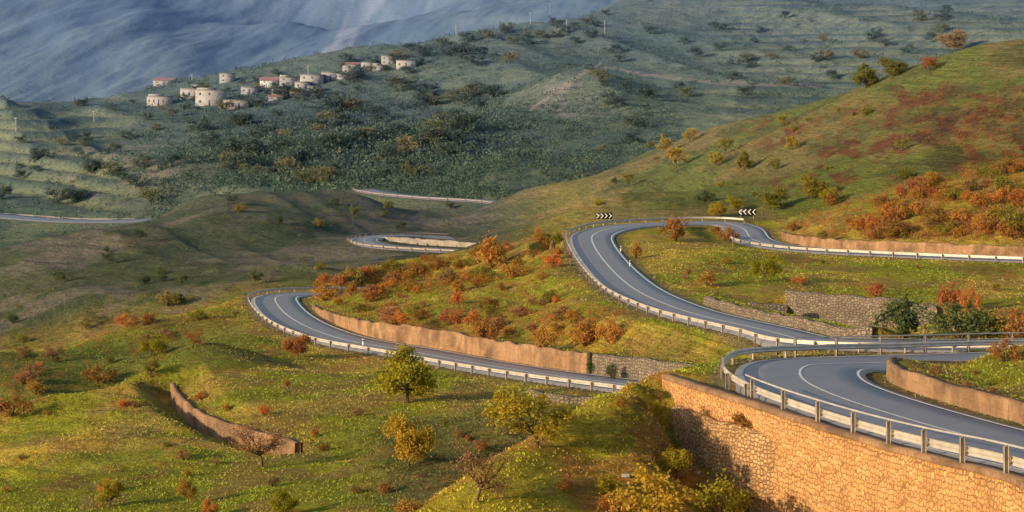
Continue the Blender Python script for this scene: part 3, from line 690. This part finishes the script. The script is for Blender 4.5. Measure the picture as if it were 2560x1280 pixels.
big = [
 (2260,845,105,'dark',1.3,'largest dark green bush behind the nearest bend',130),
 (2400,850,90,'dark',1.2,'dark green bush right of the largest dark bush',130),
 (2470,845,64,'olive',1.2,'olive bush between dark bushes near the right edge',130),
 (2530,845,78,'rust',.9,'rust brown bush at the right edge behind the nearest bend',130),
 (2375,775,70,'rust',.7,'tall rust bush above the terrace wall, left of a pair',170),
 (2425,778,62,'orange',.7,'orange bush above the terrace wall, right of a pair',170),
 (2190,808,40,'rust',1.,'rust bush at the foot of the terrace wall',130),
 (1362,882,60,'orange',.75,'orange bush standing on top of the long concrete wall',120),
 (1462,870,64,'orange',.9,'orange bush right of the bush on the concrete wall',120),
 (1522,858,60,'orange',.8,'orange bush below the middle road guard rail',120),
 (1690,602,60,'rust',1.2,'big rust bush inside the middle hairpin beside the road',180),
 (1590,645,40,'orange',.8,'orange bush at the inner kerb of the middle hairpin',180),
 (1820,602,36,'rust',1.,'rust bush at the start of the upper right guard rail',180),
 (1770,715,40,'orange',1.2,'orange bush on the hump inside the middle hairpin',180),
 (1228,672,76,'orange',.9,'tallest orange bush on the crest left of the middle hairpin',200),
 (2510,905,60,'rust',.9,'rust bush on the bank inside the nearest bend',80),
 (2340,945,34,'twig',1.,'small dry bush on the bank inside the nearest bend',80),
 (1530,948,40,'dark',.7,'dark bush in front of the grey stone block wall',115),
 (1485,935,40,'dark',.7,'dark bush at the right end of the long concrete wall',115),
 (1640,1295,115,'yellow',1.2,'large golden bush at the bottom of the near ridge',60),
 (1800,1300,105,'yellow',1.1,'golden bush at the bottom edge under the rubble wall',60),
 (1900,1290,60,'twig',1.2,'dry brown bush at the foot of the masonry wall',60),
 (1800,1045,34,'twig',2.2,'dry scrub bush lying on top of the rubble wall',80),
 (1870,1075,40,'rust',2.,'rust scrub bush on the right part of the rubble wall top',80),
 (1540,1285,50,'orange',1.2,'orange bush at the bottom edge of the near ridge',60),
 (1020,1290,40,'orange',1.4,'low orange bush at the bottom centre',60),
 (250,960,46,'rust',1.4,'rust bush on the shaded bank behind the left field',60),
 (30,1040,50,'rust',1.6,'rust bush at the left edge of the field crest',60),
 (660,1040,26,'orange',1.,'small orange bush above the field wall',60),
 (1790,588,22,'rust',1.,'small rust bush beside the road before the right sign',180),
 (90,990,36,'orange',1.1,'small orange bush left on the crest of the field',60),
]
for u, v, hp, mat, wd, lab, dm in big:
    p = hit(u, v, dm)
    if p is not None: shrub(p, hp*p[1]/F, mat, lab, 'single bushes beside the roads', wd)
def inpoly(x, y, P):
    c = False; j = len(P)-1
    for i in range(len(P)):
        if (P[i][1] > y) != (P[j][1] > y) and x < (P[j][0]-P[i][0])*(y-P[i][1])/(P[j][1]-P[i][1])+P[i][0]: c = not c
        j = i
    return c
def in_mesh(name, pts, sizes, per, leaf, mat, cols, **kw):
    n = len(pts); c = np.repeat(pts, per, 0)+rng.normal(size=(n*per, 3))*np.repeat(sizes, per)[:, None]*[.4, .4, .3]+np.repeat(sizes, per)[:, None]*[0, 0, .35]
    v, q = leaf_quads(c, 1., rng); sc_ = np.repeat(sizes, per*4)[:, None]*leaf
    ce = np.repeat(c, 4, 0); v = ce+(v-ce)*sc_
    col_ = np.repeat(cols, per*4, 0)*rng.uniform(.75, 1.25, (len(v)//4, 1)).repeat(4, 0)
    obj(name, mesh_np(name, v, q, mat, col=col_), **kw)
extra = []
CL = {'orange': (.46, .21, .06), 'rust': (.34, .155, .055), 'twig': (.32, .18, .09), 'olive': (.20, .20, .04), 'dark': (.08, .12, .045), 'yellow': (.36, .28, .04), 'red': (.30, .10, .05)}
def scatter(poly, n, nx, hr, mats, label, group, Dmin=60., wide=1.15, dmax=1e9):
    xs = [a for a, b in poly]; ys_ = [b for a, b in poly]; k = 0; tries = 0
    while k < n+nx and tries < (n+nx)*30:
        tries += 1; u = random.uniform(min(xs), max(xs)); v = random.uniform(min(ys_), max(ys_))
        if not inpoly(u, v, poly): continue
        p = hit(u, v, Dmin)
        if p is None or p[1] > dmax or rm(np.array(p[0]), np.array(p[1])) < 1.5: continue
        if vn(np.array(p[0]/9), np.array(p[1]/14), 5) < random.uniform(.0, .7): continue
        m = random.choice(mats); k += 1
        if k <= n:
            H = random.uniform(*hr)**1.0*(1.0 if random.random() < .85 else 1.3); shrub(p, H, m, label, group, wide)
        else: extra.append((p, random.uniform(hr[0]*.5, hr[0]*1.5), CL[m]))
OR = ['orange', 'orange', 'rust', 'twig', 'rust', 'orange', 'olive']
scatter([(1960,590),(2050,480),(2300,440),(2560,415),(2560,610),(2300,600),(2050,600)], 78, 500, (.9, 2.2), OR+['rust'], 'orange or rust scrub bush on the slope above the upper right road', 'scrub bushes on the upper right slope', 235, dmax=330)
scatter([(780,705),(1000,665),(1200,625),(1400,590),(1410,620),(1380,680),(1000,740),(800,760)], 52, 420, (.8, 1.8), OR+['olive'], 'orange brown scrub bush on the crest between left and middle hairpins', 'scrub bushes on the middle crest', 200, dmax=310)
scatter([(780,770),(1000,720),(1350,680),(1430,740),(1560,800),(1450,860),(1100,860),(900,840),(800,790)], 48, 420, (.6, 1.6), OR, 'rust scrub bush on the slope above the long concrete wall', 'scrub bushes above the long concrete wall', 180, dmax=290)
scatter([(1600,660),(1900,640),(2560,690),(2560,740),(2000,720),(1900,740),(1700,740)], 9, 80, (.4, 1.), OR+['olive'], 'small scrub bush on the grassy bank above the middle road', 'small scrub on the grassy bank', 170, dmax=270)
scatter([(0,1060),(400,960),(1000,960),(1250,1120),(1150,1280),(0,1280)], 26, 70, (.3, .75), ['rust', 'twig', 'orange', 'olive'], 'small brown scrub bush in the left foreground field', 'small scrub in the foreground field', 100, dmax=200)
scatter([(300,800),(600,770),(620,800),(450,860),(0,1000),(0,900)], 14, 100, (.6, 1.4), ['rust', 'twig', 'olive', 'orange'], 'scrub bush on the shaded bank left of the lower road', 'scrub on the shaded left bank', 160, dmax=245)
scatter([(0,700),(600,500),(1150,520),(1150,600),(850,680),(600,750),(0,880)], 14, 220, (1., 2.2), ['dark', 'olive', 'dark', 'olive'], 'dark green bush on the shaded valley hill', 'bushes on the shaded valley hill', 290, dmax=530)
scatter([(1300,470),(1700,360),(1950,310),(2150,240),(2300,200),(2100,420),(1900,520),(1500,530)], 16, 260, (.8, 2.), ['olive', 'dark', 'yellow', 'olive'], 'green bush on the slope behind the middle hairpin', 'bushes on the slope behind the middle hairpin', 300, dmax=500)
scatter([(1850,330),(2080,270),(2350,240),(2560,300),(2560,400),(2200,350),(1900,370)], 0, 420, (.8, 1.4), ['red', 'rust', 'rust', 'twig', 'olive'], '', '', 300, dmax=480)
scatter([(2050,260),(2300,170),(2560,130),(2560,300)], 0, 140, (.9, 1.8), ['olive', 'dark', 'twig'], '', '', 300, dmax=480)
scatter([(1350,1180),(1500,1030),(1650,960),(1660,1130),(1900,1230),(1980,1280),(1300,1280)], 8, 100, (.3, .7), ['olive', 'twig', 'yellow', 'orange'], 'low scrub plant on the near grassy ridge', 'low scrub on the near ridge', 66, dmax=105)
scatter([(1000,1120),(1250,1000),(1400,1000),(1350,1100),(1150,1230)], 0, 90, (.5, .9), ['olive', 'twig', 'dark', 'rust'], '', '', 106, dmax=150)
scatter([(2230,960),(2560,900),(2560,1060),(2400,1040)], 4, 25, (.2, .4), ['olive', 'twig', 'rust'], 'low plant on the bank inside the nearest bend', 'low plants on the inner bank', 80, dmax=105)
in_mesh('scrub', np.array([e[0] for e in extra]), np.array([e[1] for e in extra])*.95, 130, .15, M['tuft'], np.array([e[2] for e in extra]), kind='stuff', label='low orange and olive scrub covering the slopes between the bends', category='scrub')
# far trees
far = [mesh_np('tree', np.vstack([TP['small'][k][2]*[1.25, 1.25, 1], TP['small'][k][0]]), np.vstack([TP['small'][k][3], TP['small'][k][1]+len(TP['small'][k][2])]), M[mt]) for k in range(3) for mt in ('dark', 'dark', 'dark', 'olive')]
regs = [([(480,300),(900,180),(1000,180),(1250,250),(1300,330),(1100,440),(900,470),(600,470),(480,400)], 85, (6, 10), 'dark rounded tree in the woodland below the village', 'trees of the woodland below the village'),
        ([(850,160),(1200,90),(1500,20),(1560,60),(1400,140),(1150,180)], 40, (5, 8), 'dark tree on the hillside right of the village', 'trees right of the village'),
        ([(0,300),(380,220),(470,290),(420,350),(200,400),(0,480)], 22, (3, 6), 'small tree on the terraced slope left of the village', 'trees left of the village'),
        ([(400,225),(850,170),(1040,180),(900,230),(640,285),(380,280)], 36, (2.5, 4.5), 'small green tree among the village houses', 'trees among the village houses'),
        ([(0,400),(500,420),(450,520),(0,510)], 14, (4, 8), 'dark tree on the pale slope above the far left road', 'trees above the far left road'),
        ([(1500,100),(2100,30),(2560,20),(2300,130),(2000,230),(1700,330),(1500,380)], 48, (4, 8), 'dark tree on the far slope behind the right ridge', 'trees on the far slope behind the right ridge')]
for poly, nf_, hr, lab, grp in regs:
    xs = [a for a, b in poly]; ys_ = [b for a, b in poly]; k = 0
    while k < nf_:
        u = random.uniform(min(xs), max(xs)); v = random.uniform(min(ys_), max(ys_))
        if not inpoly(u, v, poly): continue
        k += 1; p = hit(u, v, 545)
        if p is None or p[1] > 1900: continue
        H = random.uniform(*hr)
        o = obj('tree', random.choice(far), loc=p-np.array([0, 0, H*.12]), label=lab, category='tree', group=grp); o.scale = (H*random.uniform(.9, 1.4), H*random.uniform(.9, 1.4), H); o.rotation_euler = (0, 0, random.uniform(0, 6.28))
def fan_pts(n, d0, d1, u0=-100, u1=2660, pw=1.):
    u = rng.uniform(u0, u1, n); D = np.exp(rng.uniform(0, 1, n)**pw*(math.log(d1)-math.log(d0))+math.log(d0)); x = (u-1280)/F*D; return x, D, u
x, y, u = fan_pts(34000, 590, 1400)
w2 = fbm(x/16, y/26, 73, 4); forest = np.exp(-((u-880)/440)**2-((y-820)/160)**2)
keep = (rng.uniform(0, 1, len(x)) < .05+.9*forest+.5*(w2 > .53)*(u > 350)) & (rm(x, y) > 6)
x = x[keep]; y = y[keep]; pts = np.stack([x, y, gz(x, y)], 1); sz = rng.uniform(1.2, 3.4, len(x))*(1+forest[keep]*.8)
base = np.array([[.085, .135, .055]])*rng.uniform(.55, 1.4, (len(x), 1))+np.array([[.10, .06, 0]])*(rng.uniform(0, 1, (len(x), 1)) < .05)
in_mesh('woodland', pts-np.array([0, 0, .4]), sz, 32, .30, M['tuft'], base, kind='stuff', label='dense dark woodland and scrub covering the hill below the village', category='woodland')
x, y, u = fan_pts(12000, 70, 330, pw=.9)
k = (rm(x, y) > 1.1) & (fbm(x/6, y/9, 15, 3) > rng.uniform(.3, .75, len(x))); x = x[k]; y = y[k]
cs = np.array([[.24, .27, .05], [.34, .2, .08], [.32, .28, .08], [.40, .22, .08]])[rng.integers(0, 4, len(x))]*.5+gcol(x, y)*.5
in_mesh('ground_scrub', np.stack([x, y, gz(x, y)], 1), rng.uniform(.12, .36, len(x))*(.5+y/300), 22, .26, M['tuft'], cs, kind='stuff', label='low dry weeds and heather tufts scattered over the sunlit slopes', category='ground cover')
x, y, u = fan_pts(150000, 62, 260, pw=.85)
k = (rm(x, y) > .7) & (fbm(x/4, y/6, 16, 3) > rng.uniform(.25, .7, len(x))); x = x[k]; y = y[k]; n = len(x)
pb = 2; bx = np.repeat(x, pb)+rng.normal(size=n*pb)*.08; by = np.repeat(y, pb)+rng.normal(size=n*pb)*.08; bz = np.repeat(gz(x, y), pb)-.02
a = rng.uniform(0, math.pi, n*pb); h = rng.uniform(.04, .12, n*pb)*np.repeat(.6+y/300., pb); w = h*.5; lx = rng.normal(size=n*pb)*h*.6; ly = rng.normal(size=n*pb)*h*.6
v = np.stack([np.stack([bx-np.cos(a)*w, by-np.sin(a)*w, bz], 1), np.stack([bx+np.cos(a)*w, by+np.sin(a)*w, bz], 1), np.stack([bx+lx+np.cos(a)*w*.4, by+ly+np.sin(a)*w*.4, bz+h], 1), np.stack([bx+lx-np.cos(a)*w*.4, by+ly-np.sin(a)*w*.4, bz+h], 1)], 1).reshape(-1, 3)
pal = gcol(x, y)*rng.uniform(.85, 1.35, (n, 1))*np.array([[1., 1.03, .95]])
obj('grass', mesh_np('grass', v, np.arange(len(v)).reshape(-1, 4), M['tuft'], col=np.repeat(pal, pb*4, 0)), kind='stuff', label='short green and straw coloured grass on the near slopes', category='grass')

# ------------------------------------------------------------------ village
def gable(w, d, h, rise, ov):
    x, y = w/2+ov, d/2+ov; v = [(-x,-y,h),(x,-y,h),(x,y,h),(-x,y,h),(-x,0,h+rise),(x,0,h+rise),(-x,-y,h-.2),(x,-y,h-.2),(x,y,h-.2),(-x,y,h-.2)]
    f = [(0,1,5,4),(2,3,4,5),(1,2,5,5),(3,0,4,4),(6,7,1,0),(8,9,3,2),(7,8,2,1),(9,6,0,3)]
    return v, f
def tri_mesh(name, v, f, mat):
    me = bpy.data.meshes.new(name); me.from_pydata([tuple(map(float, a)) for a in v], [], [tuple(dict.fromkeys(a)) for a in f]); me.materials.append(mat); return me
H_ = [
 (370,425,246,268,'c','flat',5,1,'low grey house with a row of dark openings, lowest and leftmost in the village'),
 (385,435,196,214,'r','gable',3,1,'reddish roofed house alone at the upper left of the village'),
 (453,508,225,249,'c','flat',4,1,'flat roofed stone house behind the two storey one at left'),
 (492,558,230,268,'w','flat',3,2,'large two storey pale house at the lower left of the village'),
 (562,620,252,273,'c','flat',4,1,'long low house right of the large two storey house'),
 (550,584,186,208,'c','flat',2,2,'small square block house standing alone on the crest'),
 (651,693,196,222,'W','gable',2,2,'white house with a red gabled roof'),
 (604,642,224,240,'c','flat',3,1,'low pale house below left of the white red roofed house'),
 (682,728,226,244,'w','flat',3,1,'pale low house below the white red roofed house'),
 (700,738,198,220,'c','flat',2,2,'grey house touching the right of the white red roofed house'),
 (738,770,210,226,'c','flat',2,1,'small grey house in the middle of the village row'),
 (752,806,193,219,'w','flat',3,2,'wide two storey pale house in the middle of the row'),
 (726,758,231,246,'c','flat',2,1,'small low house at the front of the village middle'),
 (805,846,184,204,'c','flat',3,1,'stone house right of the wide two storey pale house'),
 (842,872,189,203,'w','flat',2,1,'small pale house at the right end of the middle row'),
 (857,886,173,187,'c','flat',2,1,'small stone house below the small tiled roof house'),
 (866,896,158,172,'c','gable',2,1,'small house with tiled roof upper right of the village'),
 (904,934,159,177,'c','flat',2,1,'stone house between two gaps on the upper right crest'),
 (932,958,164,178,'c','flat',2,1,'low stone house just left of the tall grey house'),
 (955,992,144,165,'c','flat',3,2,'tall grey house second from the right end of the village'),
 (993,1038,155,174,'w','flat',3,1,'rightmost house of the village, pale with open windows'),
 (672,704,240,254,'c','gable',2,1,'lowest small house below the village middle'),
 (770,800,222,236,'c','flat',2,1,'small low stone house in front of the wide two storey house'),
 (478,500,212,224,'c','flat',2,1,'tiny stone shed above the flat roofed house at left'),
]
MW = {'c': 'hwall', 'w': 'hwall', 'W': 'hwhite', 'r': 'hconc'}
for n_h, (u0, u1, v0, v1, wm, roof, nw, ns, lab) in enumerate(H_):
    vb = v1; p = hit((u0+u1)/2, vb, 700)
    while p is not None and p[1] > 1300 and vb < v1+60: vb += 3; p = hit((u0+u1)/2, vb, 700)
    if p is None: continue
    k = p[1]/F; w = (u1-u0)*k*1.08; hh_ = (v1-v0)*k; d = max(5., w*.5)
    rise = hh_*.3 if roof == 'gable' else 0; h = hh_-rise
    rz = random.uniform(-.12, .06); e = empty('house', p+np.array([0, d*.5, 0]), rz, label=lab, category='house', group='houses of the hillside village')
    obj('wall', boxes('wall', [(-w/2, w/2, -d/2, d/2, -4, h)], M['hconc' if (wm == 'c' and n_h % 2) else MW[wm]]), e)
    if roof == 'gable': obj('roof', tri_mesh('roof', *gable(w, d, h+.01, rise, .4), M['rred']), e)
    else:
        obj('roof', boxes('roof', [(-w/2-.25, w/2+.25, -d/2-.25, d/2+.25, h+.01, h+.3)], M['rgrey']), e)
        if n_h % 3 == 0: obj('roof_parapet', boxes('roof_parapet', [(-w/2, w*.1, -d*.1, d/2-.2, h+.31, h+1.3)], M['hconc']), e)
    sh_ = h/ns; ww = min(1.0, w/nw*.30)
    for s in range(ns):
        for j in range(nw):
            cx = -w/2+(j+.5)*w/nw; z0 = s*sh_+sh_*.38; z1 = z0+sh_*.32; nm = 'window'
            if s == 0 and j == nw//2: z0 = .1; nm = 'door'
            obj(nm, boxes(nm, [(cx-ww/2, cx+ww/2, -d/2-.03, -d/2+.3, z0, z1)], M['glass']), e)
        obj('window', boxes('window', [(-w/2-.03, -w/2+.3, -ww/2, ww/2, s*sh_+sh_*.38, s*sh_+sh_*.70)], M['glass']), e)

for u, v, hp, lab in ((40,335,36,'utility pole near the left edge of the terraces'), (235,312,28,'utility pole on the terraced slope left of the village'), (1140,88,26,'utility pole on the ridge line right of the village'), (1326,62,30,'utility pole on the hill, left of three'), (1417,84,34,'utility pole on the hill, middle of three'), (1512,84,34,'utility pole on the hill, right of three'), (480,205,20,'utility pole above the left village houses'), (770,195,26,'utility pole between the village houses')):
    p = hit(u, v, 600)
    if p is None or p[1] > 1900: continue
    H = hp*p[1]/F; e = empty('utility_pole', p, label=lab, category='utility pole', group='utility poles on the village hill')
    vv, qq = tubes([([(0, 0, -.5), (0, 0, H)], [.2, .12])], 8)
    obj('pole_shaft', mesh_np('pole_shaft', vv, qq, M['pole'], smooth=True), e)
    obj('crossarm', boxes('crossarm', [(-.9, .9, -.08, .08, H-.6, H-.42)], M['pole']), e)
p = hit(1375, 40, 900)
if p is not None:
    H = 32*p[1]/F; segs = []
    for sx in (-1, 1):
        for sy in (-1, 1): segs.append(([(sx*1.3, sy*1.3, -1), (sx*.15, sy*.15, H)], [.12, .08]))
    for k in range(5):
        a = 1.3*(1-k/5.5); b = 1.3*(1-(k+1)/5.5); segs += [([(-a, -a, H*k/5), (b, -b, H*(k+1)/5)], [.06, .06]), ([(a, -a, H*k/5), (-b, -b, H*(k+1)/5)], [.06, .06])]
    segs += [([(-2, 0, H*.8), (2, 0, H*.8)], [.09, .09]), ([(-1.5, 0, H*.95), (1.5, 0, H*.95)], [.09, .09])]
    vv, qq = tubes(segs, 4); obj('lattice_pylon', mesh_np('lattice_pylon', vv, qq, M['pole']), loc=p, label='lattice power pylon on the ridge line', category='pylon')

# chevron signs
def chevron_sign(u, v, D, w, h, direction, label):
    x = (u-1280)/F*D; g = float(gz(np.array(x), np.array(float(D)))); zc = -(v-VH)/F*D
    e = empty('chevron_sign', (x, D, g), label=label, category='road sign', group='chevron signs at the middle hairpin')
    z0 = max(zc-g-h/2, .8); e.rotation_euler = (0, 0, .05*direction)
    obj('panel', boxes('panel', [(-w/2, w/2, -.02, .02, z0, z0+h)], M['black']), e)
    for px in (-w*.35, w*.35): obj('post', boxes('post', [(px-.04, px+.04, .022, .10, -.4, z0+h*.8)], M['post']), e)
    nchev = 4; pw = w/nchev; mz = h*.12
    for k in range(nchev):
        cx = -w/2+(k+.5)*pw; a = pw*.27*direction; t = pw*.27*direction
        pts = [(cx-a-t/2, z0+h-mz), (cx-a+t/2, z0+h-mz), (cx+a+t/2, z0+h/2), (cx-a+t/2, z0+mz), (cx-a-t/2, z0+mz), (cx+a-t/2, z0+h/2)]
        vv = [(x_, -.026, z_) for x_, z_ in pts]+[(x_, -.021, z_) for x_, z_ in pts]
        f = [(0, 1, 2, 5), (5, 2, 3, 4), (0, 1, 7, 6), (3, 4, 10, 9)]
        obj('chevron', tri_mesh('chevron', vv, f, M['signwhite']), e)
chevron_sign(1510, 548, 297, 2.6, .95, 1, 'left black and white chevron sign pointing right at the middle hairpin')
chevron_sign(1868, 540, 306, 2.9, 1.1, -1, 'right black and white chevron sign pointing left behind the middle hairpin')
for u, v, lab in ((1552, 632, 'white marker post on the inner edge of the middle hairpin'), (1575, 668, 'second white marker post on the inner edge of the middle hairpin'), (908, 868, 'small white marker post on the long concrete wall')):
    p = hit(u, v, 150)
    e = empty('marker_post', p, label=lab, category='marker post')
    obj('post_body', boxes('post_body', [(-.08, .08, -.06, .06, -.2, .8)], M['signwhite']), e)
    obj('reflector_band', boxes('reflector_band', [(-.083, .083, -.063, .063, .55, .7)], M['black']), e)
def rock(u, v, s, lab, Dmin=60.):
    p = hit(u, v, Dmin)
    if p is None: return
    bm = bmesh.new(); bmesh.ops.create_icosphere(bm, subdivisions=3, radius=1)
    r = np.random.default_rng(int(u)); dirs = r.normal(size=(9, 3)); dirs /= np.linalg.norm(dirs, axis=1)[:, None]
    for vt in bm.verts:
        c = np.array(vt.co)
        for dd in dirs:
            t = c@dd
            if t > .62: c = c-dd*(t-.62)
        vt.co = Vector(c*s*np.array([1.2, .9, .8]))
    me = bpy.data.meshes.new('rock'); bm.to_mesh(me); bm.free(); me.materials.append(M['rock'])
    obj('rock', me, loc=p+np.array([0, 0, s*.2]), label=lab, category='rock')
rock(1563, 1198, .22, 'pale boulder on the near grassy ridge'); rock(1745, 1187, .14, 'small pale rock at the foot of the rubble wall')
rock(790, 672, .5, 'pale rock on the slope behind the left hairpin', 240); rock(1605, 1205, .1, 'smallest pale rock right of the boulder'); rock(1760, 495, .6, 'pale boulder on the slope behind the chevron signs', 300)

# ------------------------------------------------------------------ light, world, camera
el = math.radians(17); az = math.atan2(-.84, -.54)
sd = Vector((math.sin(az)*math.cos(el), math.cos(az)*math.cos(el), math.sin(el)))
sun = bpy.data.lights.new('sun', 'SUN'); sun.energy = 5.; sun.angle = math.radians(.6); sun.color = (1., .73, .42)
so = bpy.data.objects.new('sun', sun); C.objects.link(so); so.rotation_euler = sd.to_track_quat('Z', 'Y').to_euler()
w = bpy.data.worlds.new('World'); sc.world = w; w.use_nodes = True; nt = w.node_tree
sky = nt.nodes.new('ShaderNodeTexSky'); sky.sky_type = 'NISHITA'; sky.sun_disc = False; sky.sun_elevation = el; sky.sun_rotation = az % (2*math.pi)
sky.air_density = 1.2; sky.dust_density = 2.
bg = nt.nodes['Background']; nt.links.new(sky.outputs[0], bg.inputs[0]); bg.inputs[1].default_value = .15
cam = bpy.data.cameras.new('camera'); cam.sensor_width = 36; cam.lens = 36*F/2560; cam.shift_y = -(640-VH)/2560; cam.clip_end = 20000; cam.clip_start = .5
co = bpy.data.objects.new('camera', cam); C.objects.link(co); co.rotation_euler = (math.pi/2, 0, 0); sc.camera = co
sc.view_settings.view_transform = 'Standard'; sc.view_settings.look = 'None'; sc.view_settings.exposure = 0
